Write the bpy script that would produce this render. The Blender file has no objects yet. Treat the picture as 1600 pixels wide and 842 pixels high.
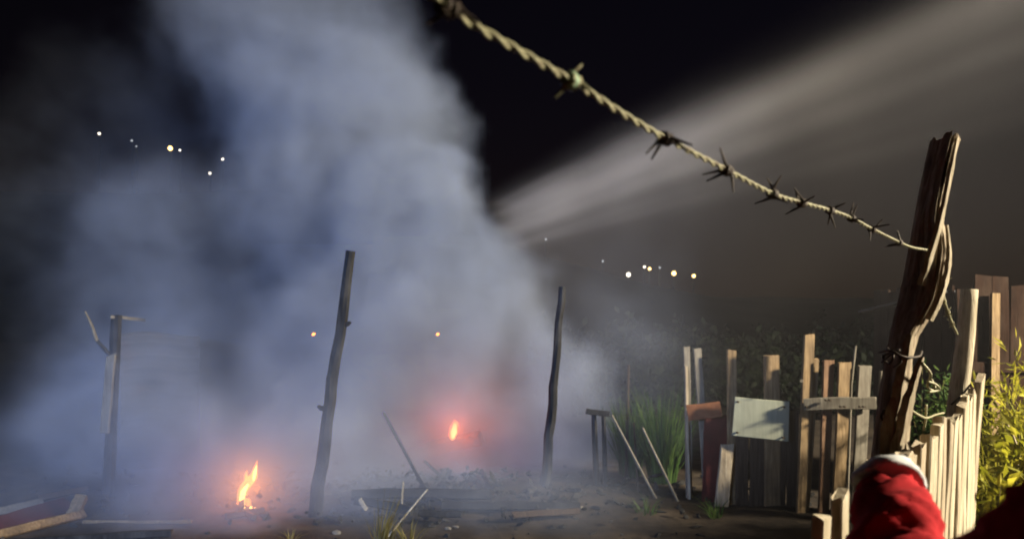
import bpy, bmesh, math, random
from mathutils import Vector, Matrix, noise as mnoise

R = math.radians
rnd = random.Random(7)
scene = bpy.context.scene
COL = scene.collection

# ------------------------------------------------------------------ camera
F = 1164.0          # focal length in photo pixels (1600 wide)
CAMZ, HOR = 1.6, 500.0
cd = bpy.data.cameras.new('camera')
cd.sensor_width = 36.0
cd.lens = 36.0 * F / 1600.0
cd.shift_y = (HOR - 421.0) / 1600.0
cd.clip_start, cd.clip_end = 0.02, 3000
cd.dof.use_dof = True
cd.dof.focus_distance = 3.6
cd.dof.aperture_fstop = 3.6
cam = bpy.data.objects.new('camera', cd)
COL.objects.link(cam)
cam.location = (0, 0, CAMZ)
cam.rotation_euler = (R(90), 0, 0)
scene.camera = cam

# ------------------------------------------------------------------ night sky
SUN_EL, SUN_ROT = R(2.0), R(200)
w = bpy.data.worlds.new('World')
scene.world = w
w.use_nodes = True
nt = w.node_tree
bg = nt.nodes['Background']
sky = nt.nodes.new('ShaderNodeTexSky')
sky.sky_type = 'NISHITA'
sky.sun_disc = False
sky.sun_elevation, sky.sun_rotation = SUN_EL, SUN_ROT
tint = nt.nodes.new('ShaderNodeMix')
tint.data_type, tint.blend_type = 'RGBA', 'MULTIPLY'
tint.inputs[0].default_value = 1.0
tint.inputs[7].default_value = (1.25, .78, 1.35, 1)
nt.links.new(sky.outputs[0], tint.inputs[6])
nt.links.new(tint.outputs[2], bg.inputs[0])
bg.inputs[1].default_value = 0.0021

# ------------------------------------------------------------------ floodlight of the fire crew, off to the right
ld = bpy.data.lights.new('floodlight', 'SPOT')
ld.energy = 11800
ld.color = (1.0, 0.87, 0.66)
ld.spot_size, ld.spot_blend = R(115), 0.4
ld.shadow_soft_size = 0.32
lamp = bpy.data.objects.new('floodlight', ld)
COL.objects.link(lamp)
lamp.location = (9.0, 2.7, 4.0)
lamp.rotation_euler = (Vector((-1.0, 7.0, 1.6)) - lamp.location).to_track_quat('-Z', 'Y').to_euler()

# blue-white lamp of a second vehicle, behind and to the left, trained on the smoke
l2 = bpy.data.lights.new('vehicle_lamp', 'SPOT')
l2.energy = 7800
l2.color = (.38, .55, 1.0)
l2.spot_size, l2.spot_blend = R(44), 0.7
l2.shadow_soft_size = 0.15
lamp2 = bpy.data.objects.new('vehicle_lamp', l2)
COL.objects.link(lamp2)
lamp2.location = (-6.0, -5.0, 3.0)
lamp2.rotation_euler = (Vector((-1.6, 8.0, 2.6)) - lamp2.location).to_track_quat('-Z', 'Y').to_euler()

# ------------------------------------------------------------------ render look
vs = scene.view_settings
vs.view_transform = 'Standard'
vs.look = 'None'
vs.exposure, vs.gamma = 0.0, 1.0
cy = scene.cycles
cy.use_denoising = True
cy.volume_bounces = 0
cy.max_bounces = 3
cy.diffuse_bounces = 1
cy.glossy_bounces = 1
cy.transmission_bounces = 2
cy.transparent_max_bounces = 8
cy.use_adaptive_sampling = True
cy.adaptive_threshold = 0.03
cy.caustics_reflective = cy.caustics_refractive = False
cy.volume_step_rate = 7.0
cy.volume_max_steps = 128
cy.filter_width = 2.0
cy.sample_clamp_indirect = 4.0


# ================================================================== helpers
def at(px, py, Y):
    """A point Y metres ahead of the camera seen at photo pixel px, py."""
    return Vector(((px - 800) / F * Y, Y, CAMZ + (HOR - py) / F * Y))


def tag(o, label=None, cat=None, group=None, kind=None):
    if label: o['label'] = label
    if cat: o['category'] = cat
    if group: o['group'] = group
    if kind: o['kind'] = kind
    return o


def empty(name, loc):
    o = bpy.data.objects.new(name, None)
    o.empty_display_size = 0.1
    COL.objects.link(o)
    o.location = loc
    return o


def link(name, me, mat, parent=None, smooth=False):
    """Mesh data is in world space; it is moved into its parent's (unrotated) space."""
    o = bpy.data.objects.new(name, me)
    COL.objects.link(o)
    if mat is not None:
        me.materials.clear(); me.materials.append(mat)
    if smooth:
        for p in me.polygons: p.use_smooth = True
    if parent is not None:
        root, off = parent, Vector((0, 0, 0))
        while root is not None:
            off += root.location; root = root.parent
        o.parent = parent
        me.transform(Matrix.Translation(-off))
    return o


def from_pd(name, v, f):
    me = bpy.data.meshes.new(name)
    me.from_pydata([tuple(a) for a in v], [], f)
    me.update()
    return me


def frame(d, hint):
    d = d.normalized()
    s = hint - d * hint.dot(d)
    if s.length < 1e-4:
        s = Vector((1, 0, 0)) - d * d.x
    s.normalize()
    return d, s, d.cross(s)


def plank_mesh(name, p0, p1, wd, th, facing=(0, -1, 0), seg=5, jit=0.004, cut=0.0, taper=1.0, notch=0.0, seed=None):
    """A sawn board from p0 to p1: wd across, th thick along 'facing', chamfered, a little crooked."""
    r = random.Random(seed if seed is not None else rnd.random())
    p0, p1 = Vector(p0), Vector(p1)
    d, n, s = frame(p1 - p0, Vector(facing))
    ch = min(wd, th) * 0.14
    base = [(-.5, -.5, 0), (.5, -.5, 0)]
    V, Fc = [], []
    bx, by = r.uniform(-jit, jit), r.uniform(-jit, jit)
    ph = r.uniform(0, 6)
    for i in range(seg + 1):
        t = i / seg
        c = p0.lerp(p1, t)
        k = 1 + (taper - 1) * t
        W, T = wd * k * .5 * (1 + r.uniform(-.04, .04)), th * k * .5
        o1 = bx * math.sin(ph + 3 * t) * 2 + r.uniform(-jit, jit) * .5
        o2 = by * math.sin(ph + 2 * t) * 2 + r.uniform(-jit, jit) * .5
        pts = [(-W + ch, -T), (W - ch, -T), (W, -T + ch), (W, T - ch), (W - ch, T), (-W + ch, T), (-W, T - ch), (-W, -T + ch)]
        for (a, b) in pts:
            q = c + s * (a + o1) + n * (b + o2)
            if i == seg: q += d * (cut * a / max(W, 1e-5) + r.uniform(-notch, notch))
            V.append(q)
    for i in range(seg):
        for j in range(8):
            a, b = i * 8 + j, i * 8 + (j + 1) % 8
            Fc.append((a, b, b + 8, a + 8))
    Fc.append(tuple(range(7, -1, -1)))
    Fc.append(tuple(seg * 8 + j for j in range(8)))
    return from_pd(name, V, Fc)


def pole_mesh(name, pts, radii, sides=10, rough=0.12, seed=1, flat=0.0, caps=True):
    """An uneven round pole along points."""
    r = random.Random(seed)
    pts = [Vector(p) for p in pts]
    V, Fc = [], []
    n = len(pts)
    prev = Vector((0, -1, 0))
    prof = [1 + r.uniform(-rough, rough) for _ in range(sides)]
    for i in range(n):
        d = (pts[min(i + 1, n - 1)] - pts[max(i - 1, 0)])
        d, s, u = frame(d, prev)
        prev = s
        for j in range(sides):
            a = 2 * math.pi * j / sides
            k = radii[i] * prof[j] * (1 + r.uniform(-rough, rough) * .5)
            V.append(pts[i] + (s * math.cos(a) + u * math.sin(a)) * k)
    for i in range(n - 1):
        for j in range(sides):
            a, b = i * sides + j, i * sides + (j + 1) % sides
            Fc.append((a, b, b + sides, a + sides))
    if caps:
        Fc.append(tuple(range(sides - 1, -1, -1)))
        Fc.append(tuple((n - 1) * sides + j for j in range(sides)))
    return from_pd(name, V, Fc)


def densify(pts, k):
    pts = [Vector(p) for p in pts]
    out = []
    for a, b in zip(pts[:-1], pts[1:]):
        for i in range(k): out.append(a.lerp(b, i / k))
    out.append(pts[-1])
    return out


def catmull(pts, k):
    pts = [Vector(p) for p in pts]
    P = [pts[0] * 2 - pts[1]] + pts + [pts[-1] * 2 - pts[-2]]
    out = []
    for i in range(1, len(P) - 2):
        p0, p1, p2, p3 = P[i - 1:i + 3]
        for j in range(k):
            t = j / k
            out.append(.5 * ((2 * p1) + (p2 - p0) * t + (2 * p0 - 5 * p1 + 4 * p2 - p3) * t * t + (3 * p1 - p0 - 3 * p2 + p3) * t ** 3))
    out.append(P[-2])
    return out


# ================================================================== materials
MATS = {}


def new_mat(name):
    m = bpy.data.materials.new(name)
    m.use_nodes = True
    t = m.node_tree
    return m, t, t.nodes['Principled BSDF'], t.nodes['Material Output']


def ramp(t, fac, stops):
    r = t.nodes.new('ShaderNodeValToRGB')
    el = r.color_ramp.elements
    while len(el) < len(stops): el.new(0.5)
    for e, (p, c) in zip(el, stops):
        e.position, e.color = p, (*c, 1)
    t.links.new(fac, r.inputs[0])
    return r.outputs[0]


def tex_noise(t, vec, scale, detail=5, rough=.6, dist=0):
    n = t.nodes.new('ShaderNodeTexNoise')
    n.inputs['Scale'].default_value = scale
    n.inputs['Detail'].default_value = detail
    n.inputs['Roughness'].default_value = rough
    n.inputs['Distortion'].default_value = dist
    t.links.new(vec, n.inputs['Vector'])
    return n.outputs['Fac']


def mapping(t, scale):
    tc = t.nodes.new('ShaderNodeTexCoord')
    mp = t.nodes.new('ShaderNodeMapping')
    mp.inputs['Scale'].default_value = scale
    oi = t.nodes.new('ShaderNodeObjectInfo')
    add = t.nodes.new('ShaderNodeVectorMath'); add.operation = 'MULTIPLY_ADD'
    cmb = t.nodes.new('ShaderNodeCombineXYZ')
    for i in range(3): t.links.new(oi.outputs['Random'], cmb.inputs[i])
    add.inputs[1].default_value = (37, 19, 53)
    t.links.new(cmb.outputs[0], add.inputs[0])
    t.links.new(tc.outputs['Object'], add.inputs[2])
    t.links.new(add.outputs[0], mp.inputs['Vector'])
    return mp.outputs[0]


def bump(t, b, height, strength=.4, dist=.01):
    n = t.nodes.new('ShaderNodeBump')
    n.inputs['Strength'].default_value = strength
    n.inputs['Distance'].default_value = dist
    t.links.new(height, n.inputs['Height'])
    t.links.new(n.outputs[0], b.inputs['Normal'])


def mixf(t, fac, a, b):
    m = t.nodes.new('ShaderNodeMix'); m.data_type = 'RGBA'
    if isinstance(fac, float): m.inputs[0].default_value = fac
    else: t.links.new(fac, m.inputs[0])
    for i, c in ((6, a), (7, b)):
        if isinstance(c, tuple): m.inputs[i].default_value = (*c, 1)
        else: t.links.new(c, m.inputs[i])
    return m.outputs[2]


def wood(name, dark, mid, light, stain=(.05, .035, .025), vert=True, stain_amt=.5, bumpk=.6):
    m, t, b, _ = new_mat(name)
    g = (26, 26, 1.6) if vert else (1.6, 26, 26)
    v = mapping(t, g)
    n = tex_noise(t, v, 2.2, 6, .65, .6)
    c = ramp(t, n, [(.3, dark), (.5, mid), (.72, light)])
    v2 = mapping(t, (3, 3, 2))
    n2 = tex_noise(t, v2, 2.0, 4, .6)
    s = ramp(t, n2, [(.45, (0, 0, 0)), (.75, (stain_amt,) * 3)])
    c2 = mixf(t, s, c, stain)
    t.links.new(c2, b.inputs['Base Color'])
    b.inputs['Roughness'].default_value = .85
    b.inputs['Specular IOR Level'].default_value = .25
    bump(t, b, n, bumpk, .006)
    return m


M = MATS
M['pale_wood'] = wood('pale_wood', (.17, .13, .08), (.34, .28, .19), (.5, .44, .33))
M['white_wood'] = wood('white_wood', (.17, .135, .08), (.40, .345, .24), (.56, .50, .38), stain=(.12, .085, .045), stain_amt=.6, bumpk=.9)
M['tan_wood'] = wood('tan_wood', (.08, .052, .024), (.185, .125, .062), (.29, .21, .12), stain_amt=.65, bumpk=.9)
M['red_wood'] = wood('red_wood', (.07, .035, .018), (.145, .08, .044), (.22, .14, .085), stain_amt=.65)
M['grey_wood'] = wood('grey_wood', (.08, .07, .055), (.15, .135, .105), (.22, .20, .16))
M['post_wood'] = wood('post_wood', (.12, .09, .055), (.30, .24, .16), (.48, .41, .30), stain_amt=.45, bumpk=.9)
M['dark_wood'] = wood('dark_wood', (.02, .014, .009), (.045, .03, .02), (.08, .06, .042))
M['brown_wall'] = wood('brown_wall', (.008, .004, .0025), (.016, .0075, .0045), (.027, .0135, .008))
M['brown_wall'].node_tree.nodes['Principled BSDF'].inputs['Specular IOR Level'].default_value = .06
M['charred'] = wood('charred', (.005, .005, .006), (.011, .011, .012), (.03, .03, .032), stain=(.12, .12, .12), stain_amt=.25)
M['painted_board'] = wood('painted_board', (.21, .225, .17), (.25, .265, .2), (.28, .295, .23), stain=(.15, .14, .10), stain_amt=.35, bumpk=.2)


def simple(name, stops, scale=8, rough=.9, bmp=.3, bd=.01, detail=6, spec=.25, metal=0.0):
    m, t, b, _ = new_mat(name)
    v = mapping(t, (1, 1, 1))
    n = tex_noise(t, v, scale, detail, .62)
    t.links.new(ramp(t, n, stops), b.inputs['Base Color'])
    b.inputs['Roughness'].default_value = rough
    b.inputs['Specular IOR Level'].default_value = spec
    b.inputs['Metallic'].default_value = metal
    if bmp: bump(t, b, n, bmp, bd)
    return m


M['dirt'] = simple('dirt', [(.3, (.010, .007, .005)), (.5, (.028, .020, .013)), (.7, (.06, .044, .028))], 3.0, 1.0, .8, .05, 9)
M['hill'] = simple('hill', [(.3, (.008, .01, .007)), (.7, (.02, .022, .015))], .2, 1.0, 0)
M['ash'] = simple('ash', [(.35, (.008, .008, .008)), (.55, (.02, .019, .018)), (.72, (.07, .065, .06)), (.85, (.3, .29, .27))], 5, 1.0, .6, .03)
M['red_cloth'] = simple('red_cloth', [(.3, (.30, .006, .010)), (.7, (.42, .012, .018))], 60, .95, .35, .002, spec=.1)
M['white_cloth'] = simple('white_cloth', [(.3, (.58, .60, .61)), (.7, (.72, .74, .74))], 40, .95, .35, .002, spec=.1)
M['trousers'] = simple('trousers', [(.3, (.012, .014, .025)), (.7, (.02, .024, .04))], 40, .95, .3, .002, spec=.1)
M['skin'] = simple('skin', [(.3, (.10, .05, .03)), (.7, (.14, .075, .048))], 30, .6, .1, .002, spec=.3)
M['hair'] = simple('hair', [(.3, (.008, .006, .005)), (.7, (.016, .012, .01))], 120, .7, .8, .006)
M['shoe'] = simple('shoe', [(.3, (.015, .014, .013)), (.7, (.03, .028, .026))], 30, .6, .2, .002)
M['eye'] = simple('eye', [(.3, (.6, .58, .55)), (.7, (.65, .62, .6))], 10, .3, 0)
M['wire'] = simple('wire', [(.3, (.13, .12, .05)), (.5, (.27, .26, .14)), (.68, (.12, .08, .04))], 60, .6, .3, .001, spec=.4, metal=.15)
M['barb'] = simple('barb', [(.35, (.018, .012, .008)), (.7, (.06, .04, .025))], 80, .7, .3, .001, spec=.3, metal=.2)
M['tin'] = simple('tin', [(.3, (.03, .032, .036)), (.55, (.06, .06, .065)), (.75, (.08, .05, .035))], 4, .6, .2, .004, metal=.3)
M['lamp_post'] = simple('lamp_post', [(.3, (.02, .02, .02)), (.7, (.03, .03, .03))], 4, .7, 0)
M['red_panel'] = simple('red_panel', [(.3, (.045, .008, .008)), (.7, (.085, .016, .014))], 9, .9, .3, .004)
M['brown_board'] = simple('brown_board', [(.3, (.12, .045, .02)), (.7, (.2, .085, .04))], 14, .9, .3, .004)
M['green_tape'] = simple('green_tape', [(.3, (.14, .26, .15)), (.7, (.3, .45, .3))], 60, .8, .2, .001)


def leaf_mat(name, a, b_, c_):
    m, t, b, out = new_mat(name)
    g = t.nodes.new('ShaderNodeNewGeometry')
    col = ramp(t, g.outputs['Random Per Island'], [(0, a), (.5, b_), (1, c_)])
    t.links.new(col, b.inputs['Base Color'])
    b.inputs['Roughness'].default_value = .7
    b.inputs['Specular IOR Level'].default_value = .2
    tr = t.nodes.new('ShaderNodeBsdfTranslucent')
    t.links.new(col, tr.inputs[0])
    mx = t.nodes.new('ShaderNodeMixShader'); mx.inputs[0].default_value = .45
    t.links.new(b.outputs[0], mx.inputs[1]); t.links.new(tr.outputs[0], mx.inputs[2])
    t.links.new(mx.outputs[0], out.inputs[0])
    return m


M['leaf_yellow'] = leaf_mat('leaf_yellow', (.19, .20, .012), (.35, .34, .025), (.46, .41, .05))
M['leaf_green'] = leaf_mat('leaf_green', (.025, .06, .014), (.05, .10, .02), (.10, .15, .035))
M['leaf_dim'] = leaf_mat('leaf_dim', (.025, .06, .012), (.05, .10, .02), (.085, .14, .03))
M['leaf_far'] = leaf_mat('leaf_far', (.003, .006, .002), (.006, .011, .004), (.011, .017, .006))
M['grass'] = leaf_mat('grass', (.08, .07, .02), (.17, .15, .05), (.28, .24, .10))


def glow(name, col, strength, col2=None):
    m, t, b, out = new_mat(name)
    e = t.nodes.new('ShaderNodeEmission')
    e.inputs[1].default_value = strength
    if col2:
        v = mapping(t, (1, 1, 1))
        n = tex_noise(t, v, 9, 3)
        t.links.new(ramp(t, n, [(.35, col), (.65, col2)]), e.inputs[0])
    else:
        e.inputs[0].default_value = (*col, 1)
    t.links.new(e.outputs[0], out.inputs[0])
    m.cycles.emission_sampling = 'NONE'
    return m


M['flame'] = glow('flame', (1, .20, .02), 2.6, (1, .38, .06))
M['flame_core'] = glow('flame_core', (1, .55, .14), 4.5)
M['ember'] = glow('ember', (1, .25, .05), 6)
M['bulb_warm'] = glow('bulb_warm', (1, .66, .22), 6)
M['bulb_white'] = glow('bulb_white', (1, .90, .74), 3.5)
M['bulb_dim'] = glow('bulb_dim', (.9, .95, 1), .8)
M['bulb_orange'] = glow('bulb_orange', (1, .45, .2), 3.0)


def fog_mat(name, color, density, aniso=0.0, absorb=(0, 0, 0)):
    m = bpy.data.materials.new(name)
    m.use_nodes = True
    t = m.node_tree
    t.nodes.remove(t.nodes['Principled BSDF'])
    p = t.nodes.new('ShaderNodeVolumePrincipled')
    p.inputs['Color'].default_value = (*color, 1)
    p.inputs['Density'].default_value = density
    p.inputs['Density Attribute'].default_value = 'density'
    p.inputs['Anisotropy'].default_value = aniso
    t.links.new(p.outputs[0], t.nodes['Material Output'].inputs['Volume'])
    return m


M['smoke'] = fog_mat('smoke', (.65, .76, 1.0), 1.0)
M['mist'] = fog_mat('mist', (.93, .93, 1.0), 1.0)
M['mist'].cycles.volume_step_rate = 4.0


# ================================================================== ground and hill
def gheight(x, y):
    h = mnoise.noise(Vector((x * .55, y * .55, 3))) * .05 + mnoise.noise(Vector((x * 2.1, y * 2.1, 9))) * .022
    h += mnoise.noise(Vector((x * 6, y * 6, 1))) * .008
    m = math.exp(-((y - 6.9) / .8) ** 2) * (1 / (1 + math.exp(max(-30, min(30, (x - 1.5) * 3))))) * .10
    k = max(0.0, 1 - math.hypot(x, y - 5) / 40)
    return (h + m) * k


def axis(lo, hi, fine0, fine1, step, grow=1.22):
    a = []
    v = fine0
    while v <= fine1: a.append(v); v += step
    s = step
    v = fine1
    while v < hi: s *= grow; v += s; a.append(v)
    s = step
    v = fine0
    pre = []
    while v > lo: s *= grow; v -= s; pre.append(v)
    return pre[::-1] + a


xs = axis(-600, 600, -6, 6, .09)
ys = axis(-300, 900, -.5, 12, .09)
V = [(x, y, gheight(x, y)) for y in ys for x in xs]
nx = len(xs)
Fc = [(j * nx + i, j * nx + i + 1, (j + 1) * nx + i + 1, (j + 1) * nx + i) for j in range(len(ys) - 1) for i in range(nx - 1)]
tag(link('ground', from_pd('ground', V, Fc), M['dirt'], smooth=True), kind='structure')


def hheight(x, y):
    t = min(1, max(0, (y - 45) / 55))
    t = t * t * (3 - 2 * t)
    side = 1 / (1 + math.exp(max(-30, min(30, x / 9))))
    return -1.0 + t * (5.2 + 14 * side) + mnoise.noise(Vector((x * .05, y * .05, 0))) * 1.6 * t + mnoise.noise(Vector((x * .2, y * .2, 4))) * .3 * t


hx = [-220 + 4.0 * i for i in range(111)]
hy = [42 + 3.5 * i for i in range(60)]
V = [(x, y, hheight(x, y)) for y in hy for x in hx]
n = len(hx)
Fc = [(j * n + i, j * n + i + 1, (j + 1) * n + i + 1, (j + 1) * n + i) for j in range(len(hy) - 1) for i in range(n - 1)]
tag(link('hill', from_pd('hill', V, Fc), M['hill'], smooth=True), kind='structure')


# ================================================================== smoke and mist (voxel clouds from node fields)
class G:
    """Tiny node-graph helper for geometry-node fields."""
    def __init__(s, name):
        s.t = bpy.data.node_groups.new(name, 'GeometryNodeTree')
        s.t.interface.new_socket('Geometry', in_out='OUTPUT', socket_type='NodeSocketGeometry')
        s.out = s.t.nodes.new('NodeGroupOutput')
        s.pos = s.t.nodes.new('GeometryNodeInputPosition').outputs[0]

    def put(s, sock, v):
        if hasattr(v, 'is_linked') or isinstance(v, bpy.types.NodeSocket): s.t.links.new(v, sock)
        else: sock.default_value = v

    def m(s, op, a, b=0.0, c=None, clamp=False):
        n = s.t.nodes.new('ShaderNodeMath'); n.operation = op; n.use_clamp = clamp
        s.put(n.inputs[0], a); s.put(n.inputs[1], b)
        if c is not None: s.put(n.inputs[2], c)
        return n.outputs[0]

    def v(s, op, a, b=(0, 0, 0), out=0):
        n = s.t.nodes.new('ShaderNodeVectorMath'); n.operation = op
        s.put(n.inputs[0], a)
        if op == 'SCALE': s.put(n.inputs['Scale'], b)
        else: s.put(n.inputs[1], b)
        return n.outputs[out]

    def noise(s, vec, scale, detail, rough=.55, color=False, dist=0.0):
        n = s.t.nodes.new('ShaderNodeTexNoise')
        s.put(n.inputs['Vector'], vec)
        n.inputs['Scale'].default_value = scale
        n.inputs['Detail'].default_value = detail
        n.inputs['Roughness'].default_value = rough
        n.inputs['Distortion'].default_value = dist
        return n.outputs['Color' if color else 'Fac']

    def smooth(s, x, lo, hi, a=0.0, b=1.0):
        n = s.t.nodes.new('ShaderNodeMapRange'); n.interpolation_type = 'SMOOTHSTEP'
        s.put(n.inputs['Value'], x)
        n.inputs['From Min'].default_value = lo; n.inputs['From Max'].default_value = hi
        n.inputs['To Min'].default_value = a; n.inputs['To Max'].default_value = b
        return n.outputs['Result']

    def xyz(s, v):
        n = s.t.nodes.new('ShaderNodeSeparateXYZ'); s.put(n.inputs[0], v)
        return n.outputs

    def finish(s, dens, lo, hi, res, mat):
        n = s.t.nodes.new('GeometryNodeVolumeCube')
        s.put(n.inputs['Density'], dens)
        n.inputs['Min'].default_value = lo; n.inputs['Max'].default_value = hi
        for k, r_ in zip('XYZ', res): n.inputs['Resolution ' + k].default_value = r_
        sm = s.t.nodes.new('GeometryNodeSetMaterial')
        sm.inputs['Material'].default_value = mat
        s.t.links.new(n.outputs[0], sm.inputs[0])
        s.t.links.new(sm.outputs[0], s.out.inputs[0])
        return s.t


def cloud(name, tree, mat):
    me = bpy.data.meshes.new(name)
    me.materials.append(mat)
    o = bpy.data.objects.new(name, me)
    COL.objects.link(o)
    md = o.modifiers.new('cloud', 'NODES')
    md.node_group = tree
    return o


def build_smoke():
    g = G('smoke_field')
    big = g.v('SUBTRACT', g.noise(g.pos, .42, 2, .5, True), (.5, .5, .5))
    med = g.v('SUBTRACT', g.noise(g.pos, 1.15, 3, .55, True), (.5, .5, .5))
    fine = g.v('SUBTRACT', g.noise(g.v('ADD', g.pos, g.v('SCALE', med, .8)), 3.2, 4, .6, True), (.5, .5, .5))
    q = g.v('ADD', g.v('ADD', g.pos, g.v('SCALE', big, 1.4)), g.v('ADD', g.v('SCALE', med, 1.15), g.v('SCALE', fine, .42)))
    # px, py, depth, rx px, ry px, rdepth m, density, softness
    E = [(560, 690, 8.6, 340, 210, 2.3, .70, .4),
         (640, 490, 8.8, 230, 210, 2.0, .80, .30),
         (540, 260, 9.3, 200, 240, 2.0, .62, .30),
         (670, 360, 9.0, 150, 130, 1.2, .75, .22),
         (450, 60, 9.8, 220, 240, 2.0, .25, .4),
         (400, -200, 10.2, 290, 280, 2.2, .20, .5),
         (330, 440, 9.0, 250, 260, 2.0, .24, .5),
         (250, 680, 8.4, 230, 190, 2.0, .30, .6),
         (90, 500, 9.2, 290, 380, 2.0, .10, .8),
         (170, 230, 9.6, 300, 260, 1.8, .06, .8),
         (860, 660, 8.4, 105, 175, 1.2, .62, .4),
         (420, 740, 6.5, 270, 170, 1.3, .75, .7),
         (640, 760, 7.6, 240, 95, 1.0, .75, .7),
         (150, 680, 6.4, 190, 190, 1.0, .28, .8),
         (970, 560, 7.4, 200, 240, 1.2, .09, .9),
         (470, 640, 5.75, 280, 260, .55, .34, .9),
         (230, 600, 6.5, 200, 230, .9, .50, .8),
         (720, 690, 7.6, 150, 120, .9, .40, .8)]
    tot = None
    for (px, py, Y, rx, ry, rd, den, soft) in E:
        c = at(px, py, Y)
        k = Y / F
        d = g.v('LENGTH', g.v('DIVIDE', g.v('SUBTRACT', q, tuple(c)), (rx * k, rd, ry * k)), out=1)
        f = g.smooth(d, 1.0, 1.0 - soft, 0.0, den)
        tot = f if tot is None else g.m('ADD', tot, f)
    # thin veil low on the ground
    z = g.xyz(g.pos)[2]
    x = g.xyz(g.pos)[0]
    low = g.m('MULTIPLY', g.smooth(z, .9, .05, 0, .22), g.smooth(x, 1.6, .2))
    tot = g.m('ADD', tot, low)
    det = g.smooth(g.noise(q, 1.1, 5, .6), .30, .68, .12, 1.75)
    tot = g.m('MULTIPLY', tot, det)
    # keep the faces of the voxel box empty
    X, Y_, Z = g.xyz(g.pos)
    edge = g.m('MULTIPLY', g.smooth(X, -7.6, -6.2), g.smooth(Y_, 5.1, 5.6))
    edge = g.m('MULTIPLY', edge, g.smooth(Y_, 13.2, 12.0))
    edge = g.m('MULTIPLY', edge, g.smooth(Z, 9.4, 7.6))
    tot = g.m('MULTIPLY', tot, edge)
    tot = g.m('MAXIMUM', g.m('SUBTRACT', tot, .012), 0.0)
    t = g.finish(tot, (-7.6, 5.1, -.1), (3.0, 13.2, 9.4), (135, 100, 125), M['smoke'])
    o = cloud('smoke', t, M['smoke'])
    return tag(o, 'thick pale blue-grey smoke billowing up from the burning ruins', 'smoke', kind='stuff')


def build_mist():
    A, B = Vector((-.12, 9.75, 2.80)), Vector((3.3, -1.0, 2.76))
    d = (B - A); L = d.length; d.normalize()
    up = Vector((0, 0, 1)); s = up.cross(d).normalized(); up = d.cross(s)
    g = G('mist_field')
    u, v, w_ = g.xyz(g.pos)
    wob = g.m('MULTIPLY', g.m('SUBTRACT', g.noise(g.v('MULTIPLY', g.pos, (.25, .6, .6)), 1.0, 2), .5), .07)
    w2 = g.m('ADD', w_, wob)
    top = g.smooth(w2, .335, .285)
    st = g.noise(g.v('MULTIPLY', g.pos, (.05, .5, 6.0)), 1.0, 3, .6)
    st = g.smooth(st, .40, .60, .30, 1.75)
    s3 = g.noise(g.v('MULTIPLY', g.pos, (.035, .35, 15.0)), 1.0, 2, .6)
    st = g.m('MULTIPLY', st, g.smooth(s3, .38, .62, .6, 1.4))
    core = g.m('MULTIPLY', g.smooth(w2, -.50, .16, .0, 1.0), st)
    low = g.smooth(w2, -2.6, .1, 0.03, .36)
    core = g.m('MULTIPLY', core, g.m('MULTIPLY', g.smooth(v, -.26, -.06, 0, 2.1), g.smooth(v, .26, .06)))
    prof = g.m('MULTIPLY', top, g.m('ADD', core, low))
    st2 = g.smooth(g.noise(g.pos, .8, 5), .3, .7, .65, 1.3)
    side = g.m('MULTIPLY', g.smooth(v, -.62, -.1), g.smooth(v, .62, .1))
    ends = g.m('MULTIPLY', g.smooth(u, -.3, .4), g.smooth(u, L, L - 2.5))
    dens = g.m('MULTIPLY', prof, g.m('MULTIPLY', side, g.m('MULTIPLY', ends, st2)))
    dens = g.m('MULTIPLY', dens, g.smooth(u, 3.0, 8.0, .17, .062))
    t = g.finish(dens, (0, -.64, -2.75), (L, .64, .5), (60, 26, 140), M['mist'])
    o = cloud('mist', t, M['mist'])
    o.matrix_world = Matrix.Translation(A) @ Matrix((d, s, up)).transposed().to_4x4()
    return tag(o, 'pale streaked shaft of lit mist slanting from the upper right into the smoke', 'mist', kind='stuff')


build_smoke()
build_mist()


# ================================================================== charred posts in the smoke
def charred_post(px0, py0, Y0, px1, py1, Y1, r0, r1, label, seed, knots=()):
    a, b = at(px0, py0, Y0), at(px1, py1, Y1)
    a0 = a + (a - b).normalized() * .25
    root = empty('charred_post', a)
    pts = densify([a0, b], 14)
    r_ = random.Random(seed)
    pts = [p + Vector((r_.uniform(-.010, .010), r_.uniform(-.008, .008), 0)) for p in pts]
    link('shaft', pole_mesh('shaft', pts, [r0 + (r1 - r0) * i / 14 for i in range(15)], 9, .2, seed), M['charred'], root)
    for (t, sx) in knots:
        c = a.lerp(b, t)
        link('branch_stub', pole_mesh('branch_stub', [c, c + Vector((sx * .06, -.015, .012)), c + Vector((sx * .085, -.02, .03))], [.026, .022, .012], 7, .15, seed + 3), M['charred'], root)
    return tag(root, label, 'post', 'charred posts standing in the smoke')


charred_post(489, 812, 6.0, 549, 392, 6.05, .054, .036, 'tall charred post leaning right, taller one, between the two fires', 5, [(.41, -1), (.72, 1)])
charred_post(851, 772, 6.9, 879, 448, 6.95, .050, .033, 'shorter charred post at the right edge of the smoke', 9)

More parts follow.
